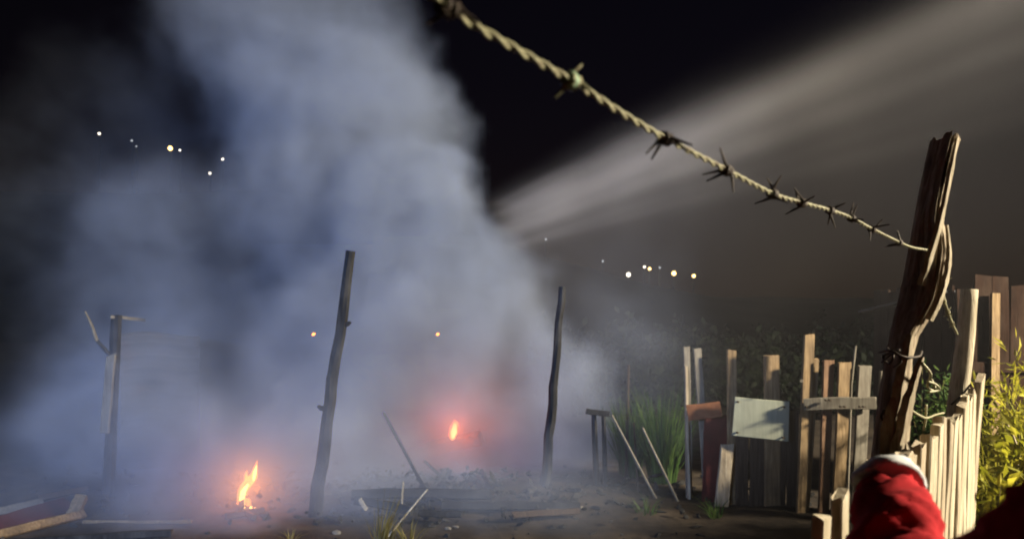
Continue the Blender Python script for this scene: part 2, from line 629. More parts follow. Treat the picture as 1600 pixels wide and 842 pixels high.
# ------------------------------------------------------------------ burnt post with a pale board, left
a = at(166, 808, 6.55)
root = empty('burnt_wall_post', a)
b = at(182, 492, 6.55)
link('shaft', pole_mesh('shaft', densify([a - Vector((0, 0, .2)), b], 10), [.05] * 5 + [.046] * 6, 8, .12, 21), M['charred'], root)
link('pale_board', plank_mesh('pale_board', at(163, 676, 6.47), at(174, 556, 6.47), .075, .03, (0, -1, 0), cut=.02, notch=.02), M['grey_wood'], root)
link('crossbar', plank_mesh('crossbar', at(172, 496, 6.5), at(226, 499, 6.7), .028, .025, (0, -1, 0)), M['grey_wood'], root)
link('splinter', pole_mesh('splinter', [at(151, 532, 6.5), at(143, 508, 6.45), at(133, 486, 6.4)], [.016, .014, .006], 6, .2, 4), M['grey_wood'], root)
link('brace', pole_mesh('brace', [at(176, 560, 6.52), at(150, 530, 6.5)], [.014, .012], 6, .2, 5), M['charred'], root)
tag(root, 'burnt upright with a pale board nailed on and splintered top beside the debris', 'post')

# ------------------------------------------------------------------ corrugated sheet standing behind that post
def corrugated(name, p0, p1, z0, z1, waves, depth, label):
    p0, p1 = Vector(p0), Vector(p1)
    V, Fc = [], []
    rows, cols = waves * 8, 10
    out = (p1 - p0).cross(Vector((0, 0, 1))).normalized()
    th = .006
    for side in (0, 1):
        for i in range(rows + 1):
            for j in range(cols + 1):
                t = j / cols
                p = p0.lerp(p1, t)
                z = z0 + (z1 - z0) * i / rows + .03 * math.sin(t * 5)
                off = depth * math.sin(i / 8 * 2 * math.pi) + .04 * mnoise.noise(Vector((t * 3, z * 2, 0)))
                V.append(p + out * (off - side * th) + Vector((0, 0, z)))
    nn = (rows + 1) * (cols + 1)
    for i in range(rows):
        for j in range(cols):
            a_ = i * (cols + 1) + j
            q = (a_, a_ + 1, a_ + cols + 2, a_ + cols + 1)
            Fc.append(q); Fc.append(tuple(nn + k for k in q[::-1]))
    me = from_pd(name, V, Fc)
    return tag(link(name, me, M['tin'], smooth=True), label, 'sheet')


c0, c1 = at(188, 800, 7.9), at(312, 800, 8.3)
corrugated('corrugated_sheet', (c0.x, c0.y, 0), (c1.x, c1.y, 0), -.05, 1.45, 11, .012, 'scorched corrugated sheet standing upright in the smoke behind the burnt upright')


# ================================================================== flames
def tongue(name, pts, radii, mat, parent, sides=10):
    P = catmull(pts, 5)
    k = len(P)
    rr = []
    for i in range(k):
        t = i / (k - 1) * (len(radii) - 1)
        j = min(int(t), len(radii) - 2)
        rr.append(radii[j] + (radii[j + 1] - radii[j]) * (t - j))
    me = pole_mesh(name, P, rr, sides, .10, 3)
    return link(name, me, mat, parent, smooth=True)


def fire_light(loc, energy, col, name='fire_glow', size=.12):
    l = bpy.data.lights.new(name, 'POINT')
    l.energy, l.color, l.shadow_soft_size = energy, col, size
    o = bpy.data.objects.new(name, l)
    COL.objects.link(o)
    o.location = loc
    return o


Y = 6.22
root = empty('flame', at(384, 800, Y))
tongue('flame_tongue', [at(381, 800, Y), at(377, 783, Y), at(379, 766, Y), at(389, 752, Y), at(396, 744, Y), at(399, 732, Y), at(402, 719, Y)],
       [.024, .034, .036, .040, .030, .018, .002], M['flame'], root)
tongue('flame_core', [at(381, 797, Y - .045), at(378, 783, Y - .045), at(380, 768, Y - .045), at(388, 756, Y - .04)], [.012, .02, .021, .006], M['flame_core'], root)
tongue('flame_core', [at(396, 750, Y - .035), at(398, 738, Y - .035), at(401, 726, Y - .03)], [.006, .013, .002], M['flame_core'], root)
for (px, py, r_) in ((392, 793, .014), (398, 795, .011), (386, 797, .010), (375, 799, .009)):
    p = at(px, py, Y - .03)
    tongue('ember', [p - Vector((0, 0, r_)), p, p + Vector((.003, 0, r_ * 1.3))], [.003, r_, .003], M['flame_core'], root, 7)
tongue('flame_tongue', [at(385, 799, Y + .03), at(388, 786, Y + .03), at(384, 772, Y + .03), at(390, 760, Y + .03)], [.02, .022, .016, .002], M['flame'], root)
tongue('flame_tongue', [at(391, 756, Y + .02), at(384, 744, Y + .02), at(386, 734, Y + .02)], [.02, .014, .002], M['flame'], root)
tongue('flame_tongue', [at(374, 799, Y + .02), at(371, 788, Y + .02), at(374, 778, Y + .02)], [.012, .012, .002], M['flame'], root)
tag(root, 'bright curling orange flame close to the tall leaning charred post', 'fire')
fire_light(at(390, 755, Y - .10), 22, (1.0, .24, .025))

Y = 8.3
root = empty('flame', at(710, 690, Y))
tongue('flame_tongue', [at(708, 687, Y), at(707, 680, Y), at(709, 671, Y), at(711, 663, Y), at(710, 656, Y)], [.018, .046, .052, .044, .012], M['flame'], root)
tongue('flame_core', [at(708, 684, Y - .05), at(709, 675, Y - .055), at(711, 661, Y - .05)], [.012, .034, .010], M['flame_core'], root)
tag(root, 'small upright orange flame deep in the smoke between the charred posts', 'fire')
fire_light(at(710, 668, Y - .15), 34, (1.0, .11, .012))
for (px, py, Y, lab) in ((490, 522, 6.3, 'tiny orange spark floating beside the tall leaning charred post'), (684, 522, 7.0, 'tiny orange spark floating above the small upright flame')):
    c = at(px, py, Y)
    o = link('spark', pole_mesh('spark', [c - Vector((.012, 0, .008)), c, c + Vector((.014, 0, .006))], [.004, .012, .004], 6, .2, 2), M['ember'])
    tag(o, lab, 'spark')
# burnt log carrying the small flame
c = at(710, 690, 8.36)
P = [c + Vector((-.55, .15, -.20)), c + Vector((-.25, .06, -.10)), c + Vector((0, 0, -.02)), c + Vector((.2, -.05, .02)), c + Vector((.3, -.07, .05))]
tag(link('burnt_log', pole_mesh('burnt_log', densify(P, 3), [.085] * 13, 9, .2, 8), M['charred']),
    'burnt log in the smoke under the small upright flame', 'log')

# ================================================================== debris on the ground
def beam(px0, py0, Y0, px1, py1, Y1, wd, th, mat, label, facing=(0, -1, .3), name='charred_beam', cat='beam', group=None, **k):
    e = []
    for (px, py, Yk) in ((px0, py0, Y0), (px1, py1, Y1)):
        q = at(px, py, Yk)
        while q.z < gheight(q.x, q.y) + th * .45 and Yk > 4.5:
            Yk -= .04; q = at(px, py, Yk)
        e.append(q)
    o = link(name, plank_mesh(name, e[0], e[1], wd, th, facing, seg=8, jit=min(.01, wd * .09), notch=min(.02, wd * .3), **k), M[mat])
    return tag(o, label, cat, group)


beam(550, 774, 6.2, 765, 771, 6.3, .085, .09, 'charred', 'long charred beam lying flat in front of the smoke between the charred posts')
beam(556, 783, 6.1, 645, 797, 5.9, .07, .06, 'charred', 'short charred beam under the left end of the long flat beam')
beam(690, 789, 6.1, 905, 791, 6.2, .07, .06, 'charred', 'charred beam lying on the rubble in front of the shorter charred post')
beam(672, 780, 7.2, 600, 645, 7.5, .03, .03, 'charred', 'thin charred stick leaning left out of the rubble beside the small upright flame', name='charred_stick', cat='stick')
beam(664, 720, 7.5, 690, 745, 7.3, .03, .03, 'charred', 'thin charred stick poking from the rubble below the small upright flame', name='charred_stick', cat='stick')
beam(752, 735, 7.2, 772, 775, 6.95, .04, .03, 'charred', 'charred stick slanting out of the rubble towards the shorter charred post', name='charred_stick', cat='stick')
beam(628, 790, 6.0, 630, 752, 6.0, .012, .01, 'white_wood', 'thin white splinter standing upright in the rubble', name='splinter', cat='splinter')
beam(562, 780, 6.0, 572, 794, 5.95, .032, .02, 'white_wood', 'small pale offcut leaning on the short charred beam', name='offcut', cat='offcut')

beam(352, 806, 6.0, 412, 796, 6.1, .05, .05, 'charred', 'short charred timber lying under the bright curling flame')
beam(398, 808, 5.95, 366, 790, 6.15, .04, .04, 'charred', 'charred stick crossing the timber under the bright curling flame', name='charred_stick', cat='stick')
beam(905, 798, 6.0, 800, 804, 5.85, .05, .04, 'dark_wood', 'dark plank lying on the dirt at the foot of the shorter charred post', name='scrap_timber', cat='plank')
beam(655, 800, 5.8, 720, 803, 5.8, .05, .04, 'charred', 'short charred timber on the dirt in front of the long flat beam')

# left debris heap
beam(-30, 842, 5.75, 132, 803, 6.1, .065, .06, 'tan_wood', 'pale splintered plank sloping across the debris at lower left', name='scrap_timber', cat='plank')
beam(112, 806, 6.05, 128, 778, 6.05, .10, .05, 'tan_wood', 'short pale block standing at the end of the sloping plank', name='offcut', cat='offcut')
beam(-10, 800, 6.3, 66, 786, 6.4, .07, .03, 'grey_wood', 'grey plank lying on top of the debris at lower left', name='scrap_timber', cat='plank')
beam(-40, 832, 6.0, 110, 786, 6.35, .22, .03, 'red_panel', 'dark red board sloping under the grey plank', facing=(0, -.6, .8), name='scrap_timber', cat='board')
beam(60, 776, 6.5, 136, 764, 6.6, .05, .04, 'dark_wood', 'dark stick on top of the debris beside the burnt upright', name='stick', cat='stick')
beam(130, 814, 5.95, 300, 815, 6.2, .025, .025, 'tan_wood', 'long thin pale lath lying flat beside the burnt upright', name='lath', cat='lath')
beam(10, 846, 5.6, 270, 832, 5.8, .05, .06, 'charred', 'charred beam lying below the sloping pale plank', facing=(0, -1, .1))

# rubble: chunks of charcoal, ash and stone, far too many to count
V, Fc = [], []
r_ = random.Random(31)
for i in range(900):
    if i < 760:
        x, y = r_.gauss(-.9, 1.3), r_.gauss(6.6, .45)
    else:
        x, y = r_.uniform(-5, 2.6), r_.uniform(5.0, 8.5)
    if y < 5.0 or x > 1.6 and y < 6.2: continue
    s = r_.uniform(.010, .034) * (1.5 if r_.random() < .1 else 1)
    z = gheight(x, y) + s * .2
    if i < 760: z += max(0, r_.gauss(.0, .04))
    k = len(V)
    rot = Matrix.Rotation(r_.uniform(0, 6.3), 3, Vector((r_.uniform(-1, 1), r_.uniform(-1, 1), 1)).normalized())
    st = Vector((r_.uniform(.6, 2.2), r_.uniform(.6, 1.2), r_.uniform(.4, .9)))
    for q in ((1, 0, 0), (-1, 0, 0), (0, 1, 0), (0, -1, 0), (0, 0, 1), (0, 0, -1), (.7, .7, .5), (-.7, -.6, .6)):
        p = Vector([a_ * b_ * s * r_.uniform(.75, 1.2) for a_, b_ in zip(q, st)])
        V.append(rot @ p + Vector((x, y, z)))
    bm_f = [(0, 2, 6), (6, 4, 0), (6, 2, 4), (2, 1, 4), (1, 7, 4), (1, 3, 7), (7, 3, 4), (3, 0, 4), (2, 0, 5), (1, 2, 5), (3, 1, 5), (0, 3, 5)]
    Fc += [tuple(k + j for j in f) for f in bm_f]
tag(link('rubble', from_pd('rubble', V, Fc), M['ash']), 'scattered charcoal, ash and stones covering the burnt ground', 'rubble', kind='stuff')

r_ = random.Random(3)
for i, (px, py) in enumerate(((725, 800), (748, 799), (812, 797), (830, 796), (848, 795), (712, 825), (526, 833), (700, 828), (776, 799), (905, 797))):
    Y = CAMZ * F / (py - HOR)
    c = at(px, py, Y); c.z = gheight(c.x, c.y) + .012
    s = r_.uniform(.018, .032)
    bm = bmesh.new()
    bmesh.ops.create_icosphere(bm, subdivisions=1, radius=s)
    for v in bm.verts:
        v.co = Vector((v.co.x * 1.4, v.co.y, v.co.z * .7)) * r_.uniform(.75, 1.2) + c
    me = bpy.data.meshes.new('stone'); bm.to_mesh(me); bm.free()
    tag(link('stone', me, M['grey_wood']), 'small pale stone lying on the brown dirt in front of the rubble', 'stone', 'small pale stones in front of the rubble')


# ================================================================== plants
def blades(name, base, n, h, spread, wd, mat, parent, seed, droop=.35, lean=Vector((0, 0, 0))):
    r = random.Random(seed)
    V, Fc = [], []
    for i in range(n):
        a = r.uniform(0, 2 * math.pi)
        b0 = base + Vector((math.cos(a), math.sin(a), 0)) * spread * .3 * r.random()
        out = Vector((math.cos(a), math.sin(a), 0)) * r.uniform(.1, 1) * spread + lean
        hh = h * r.uniform(.5, 1.05)
        side = Vector((-math.sin(a + r.uniform(-1, 1)), math.cos(a), 0)) * wd * r.uniform(.6, 1.1)
        k = len(V)
        for j in range(5):
            t = j / 4
            p = b0 + out * t ** 1.5 + Vector((0, 0, hh * (t - droop * t * t * r.uniform(.4, 1.2))))
            ww = side * (1 - t * .95) * .5
            V += [p - ww, p + ww]
        for j in range(4): Fc.append((k + 2 * j, k + 2 * j + 1, k + 2 * j + 3, k + 2 * j + 2))
    return link(name, from_pd(name, V, Fc), mat, parent)


def grass_tuft(px, py, Y, n, h, spread, label, seed, lean=(0, 0, 0), mat='grass', wd=.012):
    b = at(px, py, Y); b.z = gheight(b.x, b.y) - .01
    root = empty('grass_tuft', b)
    blades('blades', b, n, h, spread, wd, M[mat], root, seed, lean=Vector(lean))
    return tag(root, label, 'grass tuft')


grass_tuft(596, 850, 5.25, 60, .52, .24, 'dry yellow grass tuft on the dirt in front of the tall leaning charred post', 4, (.06, 0, 0))
b = at(600, 842, 5.3)
beam(606, 838, 5.3, 668, 764, 5.35, .011, .008, 'white_wood', 'pale dry stalk leaning right out of the dry grass tuft', name='dry_stalk', cat='stalk')
grass_tuft(640, 852, 5.2, 30, .34, .16, 'low dry grass beside the dry yellow grass tuft', 6)
grass_tuft(455, 846, 5.4, 22, .12, .14, 'small dark grass clump at the foot of the tall leaning charred post', 8)
grass_tuft(1120, 800, 6.1, 40, .22, .25, 'green weeds at the foot of the broken pickets', 12, mat='leaf_green')
grass_tuft(1010, 800, 6.2, 40, .2, .3, 'green weeds under the leaning sticks', 14, mat='leaf_green')


def shrub(name, base, rx, ry, h, stems, leaves, lsize, mat, label, seed, thin=.35, cat='shrub'):
    r = random.Random(seed)
    base = Vector(base)
    root = empty(name, base)
    SV, SF, V, Fc = [], [], [], []
    for i in range(stems):
        a = r.uniform(0, 2 * math.pi)
        q = math.sqrt(r.random())
        tip = base + Vector((math.cos(a) * q * rx, math.sin(a) * q * ry, h * r.uniform(.55, 1.05) * (1 - .35 * q * q)))
        mid = base.lerp(tip, .5) + Vector((r.uniform(-.06, .06), r.uniform(-.06, .06), h * .1))
        P = catmull([base + Vector((math.cos(a), math.sin(a), 0)) * .12 * rx, mid, tip], 5)
        k = len(SV)
        for j, p in enumerate(P):
            w_ = .007 * (1 - j / len(P) * .8)
            for m_ in range(3):
                aa = m_ * 2.1
                SV.append(p + Vector((math.cos(aa) * w_, math.sin(aa) * w_, 0)))
        for j in range(len(P) - 1):
            for m_ in range(3):
                SF.append((k + j * 3 + m_, k + j * 3 + (m_ + 1) % 3, k + j * 3 + 3 + (m_ + 1) % 3, k + j * 3 + 3 + m_))
        for l in range(leaves):
            t = r.uniform(.15, 1) ** .8
            f = t * (len(P) - 1); j = min(int(f), len(P) - 2)
            p = P[j].lerp(P[j + 1], f - j)
            d = Vector((r.gauss(0, 1), r.gauss(0, 1), r.gauss(.55, .8))).normalized()
            p = p + d * r.random() * lsize * 1.2
            s = d.cross(Vector((r.gauss(0, 1), r.gauss(0, 1), r.gauss(0, 1)))).normalized()
            ln = lsize * r.uniform(.5, 1.2)
            wv = s * ln * thin * .5
            k2 = len(V)
            bend = d.cross(s) * ln * r.uniform(-.15, .15)
            V += [p, p + d * ln * .45 + wv + bend, p + d * ln, p + d * ln * .45 - wv + bend]
            Fc.append((k2, k2 + 1, k2 + 2, k2 + 3))
    link('stems', from_pd('stems', SV, SF), M['grass'], root)
    link('foliage', from_pd('foliage', V, Fc), M[mat], root)
    return tag(root, label, cat)


def gp(px, Y, z=0.0):
    return Vector(((px - 800) / F * Y, Y, z))


shrub('shrub', gp(1585, 4.9), .34, .4, 1.35, 40, 80, .11, 'leaf_yellow', 'tall feathery yellow-green shrub in front of the brown plank shed', 3, .16)
shrub('shrub', gp(1665, 4.7), .45, .4, 1.25, 40, 80, .11, 'leaf_yellow', 'feathery yellow-green shrub at the right edge of the picture', 5, .16)
shrub('shrub', gp(1575, 3.7), .24, .25, 1.0, 34, 70, .09, 'leaf_yellow', 'low leafy yellow-green weed right of the pale picket fence', 7, .4)
shrub('shrub', gp(1625, 3.9), .25, .25, 1.05, 34, 70, .09, 'leaf_yellow', 'low broad-leaved weed beneath the feathery shrub at the right edge', 8, .4)
shrub('shrub', gp(1470, 5.6), .30, .3, 1.30, 26, 60, .08, 'leaf_green', 'dim shrub seen between the thick dark post and the tall pale corner post', 15, .3)
for (px, Yk, n_, h_, sp_, lab, sd_) in ((1035, 7.2, 420, 1.25, .42, 'tall dim green grass behind the leaning sticks', 21),
                                     (985, 7.5, 260, 1.05, .36, 'dim green grass in thin smoke beside the shorter charred post', 22)):
    b = gp(px, Yk)
    root = empty('grass_clump', b)
    blades('blades', b, n_, h_, sp_, .022, M['leaf_dim'], root, sd_)
    tag(root, lab, 'grass clump')
for (px, Yk, n_, h_, sp_, lab, sd_) in ((1562, 4.3, 130, 1.25, .30, 'bright yellow-green tall grass right of the pale corner post', 31),
                                     (1612, 4.15, 130, 1.2, .32, 'bright yellow-green tall grass at the right edge behind the red shoulder', 32)):
    b = gp(px, Yk)
    root = empty('grass_clump', b)
    blades('blades', b, n_, h_, sp_, .016, M['leaf_yellow'], root, sd_)
    tag(root, lab, 'grass clump')
# one long dry arching stalk in the shrub
P = catmull([at(1558, 830, 4.3), at(1585, 760, 4.3), at(1588, 700, 4.3), at(1572, 660, 4.3)], 6)
tag(link('dry_stalk', pole_mesh('dry_stalk', P, [.008] * len(P), 5, .1, 2), M['pale_wood']), 'thin arching dry stalk in front of the feathery shrub', 'stalk')

# low scrub beyond the yard, reads as one mass
r_ = random.Random(91)
V, Fc = [], []
for c_ in range(150):
    y0 = r_.uniform(11.5, 19); x0 = r_.uniform(.02, .62) * y0 + r_.uniform(0, 1.2)
    hh = r_.uniform(.6, 1.7) * (.75 + .35 * mnoise.noise(Vector((x0 * .5, y0 * .5, 3))) + .25)
    rw = r_.uniform(.4, .9)
    for l in range(110):
        d = Vector((r_.gauss(0, 1), r_.gauss(0, 1), r_.gauss(0, 1))).normalized() * r_.random() ** .4
        p = Vector((x0 + d.x * rw, y0 + d.y * rw, hh * (.5 + .5 * d.z)))
        a_ = Vector((r_.gauss(0, 1), r_.gauss(0, 1), r_.gauss(.5, 1))).normalized()
        b_ = a_.cross(Vector((r_.gauss(0, 1), r_.gauss(0, 1), r_.gauss(0, 1)))).normalized()
        ln = r_.uniform(.08, .2)
        k = len(V)
        V += [p, p + a_ * ln * .5 + b_ * ln * .25, p + a_ * ln, p + a_ * ln * .5 - b_ * ln * .25]
        Fc.append((k, k + 1, k + 2, k + 3))
tag(link('scrub', from_pd('scrub', V, Fc), M['leaf_far']), 'dark green scrub beyond the broken fence', 'scrub', kind='stuff')

# ================================================================== plank shed behind the shrubs
root = empty('plank_shed', gp(1560, 6.6))
px = 1480
tops = [452, 430, 432, 446, 444, 450, 442, 447, 452, 440, 445, 450]
sx0 = at(1494, 0, 6.4).x
for i, tp in enumerate(tops):
    x = sx0 + .07 + i * .155
    zt = CAMZ + (HOR - tp) / F * 6.4
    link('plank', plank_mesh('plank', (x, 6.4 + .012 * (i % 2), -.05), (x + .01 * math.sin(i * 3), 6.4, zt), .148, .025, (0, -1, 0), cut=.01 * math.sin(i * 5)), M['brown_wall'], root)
for i in range(9):
    y = 6.5 + i * .155
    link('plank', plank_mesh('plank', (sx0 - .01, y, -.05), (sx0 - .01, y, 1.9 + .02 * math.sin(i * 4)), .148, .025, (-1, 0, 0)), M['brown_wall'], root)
link('pale_batten', plank_mesh('pale_batten', at(1553, 760, 6.34), at(1556, 458, 6.34), .075, .03, (0, -1, 0)), M['tan_wood'], root)
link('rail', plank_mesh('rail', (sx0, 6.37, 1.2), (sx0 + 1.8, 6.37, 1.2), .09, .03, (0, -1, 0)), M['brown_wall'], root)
me = from_pd('roof_sheet', [(sx0 - .1, 6.45, 1.86), (sx0 + 1.9, 6.45, 1.86), (sx0 + 1.9, 8.0, 1.7), (sx0 - .1, 8.0, 1.7),
                            (sx0 - .1, 6.45, 1.84), (sx0 + 1.9, 6.45, 1.84), (sx0 + 1.9, 8.0, 1.68), (sx0 - .1, 8.0, 1.68)],
             [(0, 1, 2, 3), (7, 6, 5, 4), (0, 4, 5, 1), (1, 5, 6, 2), (2, 6, 7, 3), (3, 7, 4, 0)])
link('roof_sheet', me, M['tin'], root)
tag(root, 'rough brown plank shed behind the feathery shrubs', 'shed')

# ================================================================== back fence of broken pickets
root = empty('broken_picket_fence', gp(1230, 6.3))


def picket(px0, py0, px1, py1, Y, wpx, mat, name='picket', th=.028, facing=(.12, -1, 0), cut=0.0, **k):
    return link(name, plank_mesh(name, at(px0, py0, Y), at(px1, py1, Y), wpx * Y / F, th, facing, cut=cut, notch=.008, **k), M[mat], root)


picket(1252, 800, 1264, 522, 6.20, 17, 'tan_wood', cut=.004)
picket(1256, 800, 1271, 560, 6.25, 17, 'tan_wood')
picket(1286, 800, 1295, 563, 6.15, 17, 'red_wood')
picket(1309, 800, 1320, 566, 6.12, 21, 'tan_wood', cut=.006)
picket(1337, 800, 1351, 572, 6.10, 21, 'grey_wood')
picket(1372, 800, 1384, 580, 6.08, 20, 'grey_wood')
picket(1142, 800, 1143, 547, 6.50, 15, 'tan_wood', cut=-.006)
picket(1208, 800, 1204, 556, 6.40, 25, 'tan_wood')
picket(1128, 792, 1136, 694, 6.42, 21, 'pale_wood', cut=.006)
picket(1078, 800, 1072, 542, 6.62, 10, 'grey_wood', th=.02)
picket(1106, 790, 1089, 545, 6.62, 12, 'grey_wood', th=.02)
picket(1078, 784, 1071, 572, 6.58, 4, 'pale_wood', 'lath', th=.014)
picket(1184, 806, 1186, 682, 6.44, 28, 'dark_wood')
picket(1214, 806, 1218, 690, 6.42, 26, 'dark_wood')
picket(1160, 806, 1160, 680, 6.46, 20, 'dark_wood')
picket(1236, 806, 1240, 640, 6.40, 16, 'dark_wood')
o = link('rail', plank_mesh('rail', at(1256, 633, 6.14), at(1368, 628, 6.02), .10, .03, (.12, -1, 0), notch=.012), M['grey_wood'], root)
o = link('nail', pole_mesh('nail', [at(1253, 595, 6.2), at(1253, 595, 6.1)], [.012, .014], 7, .1, 1), M['pale_wood'], root)
sign = o = link('pale_board', plank_mesh('pale_board', at(1146, 650, 6.32), at(1232, 658, 6.26), .335, .03, (.05, -1, 0), seg=2, jit=.0015, cut=.008, notch=.003), M['painted_board'], root)
tag(o, 'pale greenish-white rectangular board')
o = link('brown_board', plank_mesh('brown_board', at(1074, 645, 6.50), at(1126, 638, 6.46), .135, .04, (.1, -1, 0), notch=.006), M['brown_board'], root)
o = link('dark_red_panel', plank_mesh('dark_red_panel', at(1118, 800, 6.56), at(1122, 648, 6.56), .25, .02, (.1, -1, 0), notch=.01), M['red_panel'], root)
rail = [c for c in root.children if c.name.startswith('rail')][0]
for px in (1262, 1293, 1299, 1316, 1322, 1346, 1352):
    q = at(px, 626 + (px % 3) * 5, 6.06 - (px - 1262) * .0012)
    link('nail', pole_mesh('nail', [q + Vector((0, .05, 0)), q + Vector((0, .012, 0))], [.007, .008], 6, .1, 1), M['barb'], rail)
for px, py in ((1154, 628), (1226, 636), (1153, 676), (1225, 684)):
    q = at(px, py, 6.27 - (px - 1150) * .0008)
    link('nail', pole_mesh('nail', [q + Vector((0, .05, 0)), q + Vector((0, .005, 0))], [.007, .009], 6, .1, 1), M['barb'], sign)
tag(root, 'broken fence of uneven tan pickets with a pale board nailed on', 'fence')

# thin rod behind the pickets
tag(link('thin_rod', pole_mesh('thin_rod', [at(1322, 830, 6.7), at(1330, 600, 6.7), at(1337, 540, 6.7)], [.012, .010, .008], 6, .1, 2), M['grey_wood']), 'thin rod sticking up behind the tan pickets', 'rod')
# stakes and leaning sticks at the left end of the fence
SG = 'thin stakes at the end of the broken fence'
for (px0, py0, px1, py1, Y, rr, m_, lab) in (
        (934, 785, 928, 640, 6.9, .034, 'charred', 'dark stake standing nearest the shorter charred post'),
        (947, 785, 943, 648, 6.9, .026, 'charred', 'second dark stake from the shorter charred post'),
        (978, 785, 982, 570, 7.4, .018, 'dark_wood', 'faint tall thin stake behind the leaning sticks'),
        (1030, 788, 956, 648, 6.6, .012, 'grey_wood', 'leaning thin stick, the longer of two, sloping down right'),
        (1060, 785, 1004, 668, 6.5, .012, 'grey_wood', 'leaning thin stick close to the broken picket fence'),
        (998, 790, 990, 660, 6.8, .012, 'dark_wood', 'short thin stake in front of the small green bush')):
    a, b = at(px0, py0, Y), at(px1, py1, Y)
    a0 = a + (a - b).normalized() * .12
    tag(link('stake', pole_mesh('stake', densify([a0, b], 6), [rr * (1 - .04 * i) for i in range(7)], 7, .15, px0), M[m_]), lab, 'stake', SG)
tag(link('stake_crosspiece', plank_mesh('stake_crosspiece', at(916, 641, 6.84), at(952, 648, 6.84), .05, .03), M['charred']), 'short dark crosspiece on top of the dark stakes', 'crosspiece')

# ================================================================== near fence along the barbed wire
LX, LK = -.63, .80                                    # the fence line: x = LX + LK * y


def line(y, off=0.0):
    nrm = Vector((1, -LK, 0)).normalized()
    return Vector((LX + LK * y, y, 0)) + nrm * off


FACE = Vector((1, -LK, 0)).normalized()
root = empty('picket_fence', line(2.4))
r_ = random.Random(12)
i = 0
y = 1.56
while y < 3.42:
    p = line(y)
    zt = 1.19 + .03 * (y - 1.59) + r_.uniform(-.022, .022)
    if y > 3.0: zt += .03
    lean = Vector((r_.uniform(-.014, .014) + .02, r_.uniform(-.012, .012), 0))
    wd_ = (.085 if y > 1.9 else .07) * r_.uniform(.8, 1.15)
    link('picket', plank_mesh('picket', p + Vector((-.03, 0, -.05)), p + lean + Vector((0, 0, zt)), wd_, .036 * r_.uniform(.7, 1.15), FACE, seg=7, cut=r_.uniform(-.014, .014), jit=.006, notch=.008), M[r_.choice(('white_wood', 'white_wood', 'pale_wood'))], root)
    y += .145 if y < 1.65 else (.2 if y < 1.9 else .088 * r_.uniform(.85, 1.15))
p = line(3.5)
link('picket', plank_mesh('picket', p + Vector((-.06, 0, -.05)), p + Vector((.03, 0, 1.33)), .12, .03, (.75, -.6, 0), cut=.02), M['pale_wood'], root)
link('rail', plank_mesh('rail', line(1.1, -.04) + Vector((0, 0, .95)), line(3.6, -.04) + Vector((0, 0, 1.0)), .07, .035, FACE), M['post_wood'], root)
link('rail', plank_mesh('rail', line(1.1, -.04) + Vector((0, 0, .35)), line(3.6, -.04) + Vector((0, 0, .38)), .07, .035, FACE), M['post_wood'], root)
tag(root, 'row of pale lit pickets running away beside the red sleeve', 'fence')

# corner post: tall pale pole
Y = 3.62
root = empty('corner_post', gp(1488, Y))
pts = densify([at(1478, 1010, Y), at(1494, 640, Y), at(1507, 540, Y), at(1514, 452, Y)], 5)
link('pole', pole_mesh('pole', pts, [.048 - .0007 * i for i in range(len(pts))], 14, .07, 13), M['white_wood'], root, smooth=True)
link('wire_band', pole_mesh('wire_band', [at(1486, 632, 3.52), at(1500, 620, 3.5), at(1517, 600, 3.52)], [.005] * 3, 5, .1, 3), M['barb'], root)
tag(root, 'tall pale round corner post rising above the pale pickets', 'post')

# ------------------------------------------------------------------ the thick dark post
root = empty('fence_post', gp(1385, 2.62))
PY = 2.62


def sect(lx, rx, y_px, depth, grooves, seed, Y=PY):
    """One cross-section between photo columns lx..rx; 14 points, front face flat and wide, right side facets."""
    k = Y / F
    hw = (rx - lx) * .5 * k
    c = at((lx + rx) / 2, y_px, Y)
    prof = [(-1, .15), (-.8, -.2), (-.4, -.5), (0, -.78), (.42, -1.0), (.52, -.8 - .2 * grooves), (.66, -.78), (.87, -.4), (1, .1), (.9, .6), (.45, .95), (-.1, 1.0), (-.6, .85), (-.92, .5)]
    fine = []
    for (a, b), (a2, b2) in zip(prof, prof[1:] + prof[:1]):
        for t in (0, .34, .67): fine.append((a + (a2 - a) * t, b + (b2 - b) * t))
    out = []
    for j, (a, b) in enumerate(fine):
        k = 1 + (.03 if j < 12 else .10) * GROOVE[j] + .05 * mnoise.noise(Vector((j * 1.7, y_px * .012, 2))) + .02 * mnoise.noise(Vector((j * 5.1, y_px * .07, 7)))
        out.append(c + Vector((.86, -.5, 0)) * (a * hw * k / 1.15) + Vector((.5, .86, 0)) * (b * depth * k))
    return out


gr = random.Random(77)
GROOVE = [gr.choice((0, 0, 0, -.9, .35, -.4)) for _ in range(42)]
rows = [(1322, 1402, 1640), (1326, 1404, 1200), (1340, 1412, 900), (1358, 1420, 720), (1366, 1424, 660), (1374, 1426, 600), (1382, 1426, 560), (1389, 1436, 525), (1394, 1452, 500), (1401, 1470, 470),
        (1408, 1478, 440), (1413, 1482, 415), (1417, 1484, 392), (1421, 1481, 370), (1425, 1475, 350), (1430, 1477, 325), (1437, 1484, 290), (1444, 1491, 255), (1450, 1498, 228), (1453, 1501, 217)]
rows2 = []
for ra, rb in zip(rows[:-1], rows[1:]):
    for t in (0, .33, .66): rows2.append(tuple(a + (b - a) * t for a, b in zip(ra, rb)) + (len(rows2) / 3.0,))
rows2.append(rows[-1] + (19.0,))
V, Fc = [], []
for (l, r, yy, i) in rows2:
    V += sect(l, r, yy, .075 if i > 3 else .085, .4 if i < 14 else -1.2, 0)
ns = 42
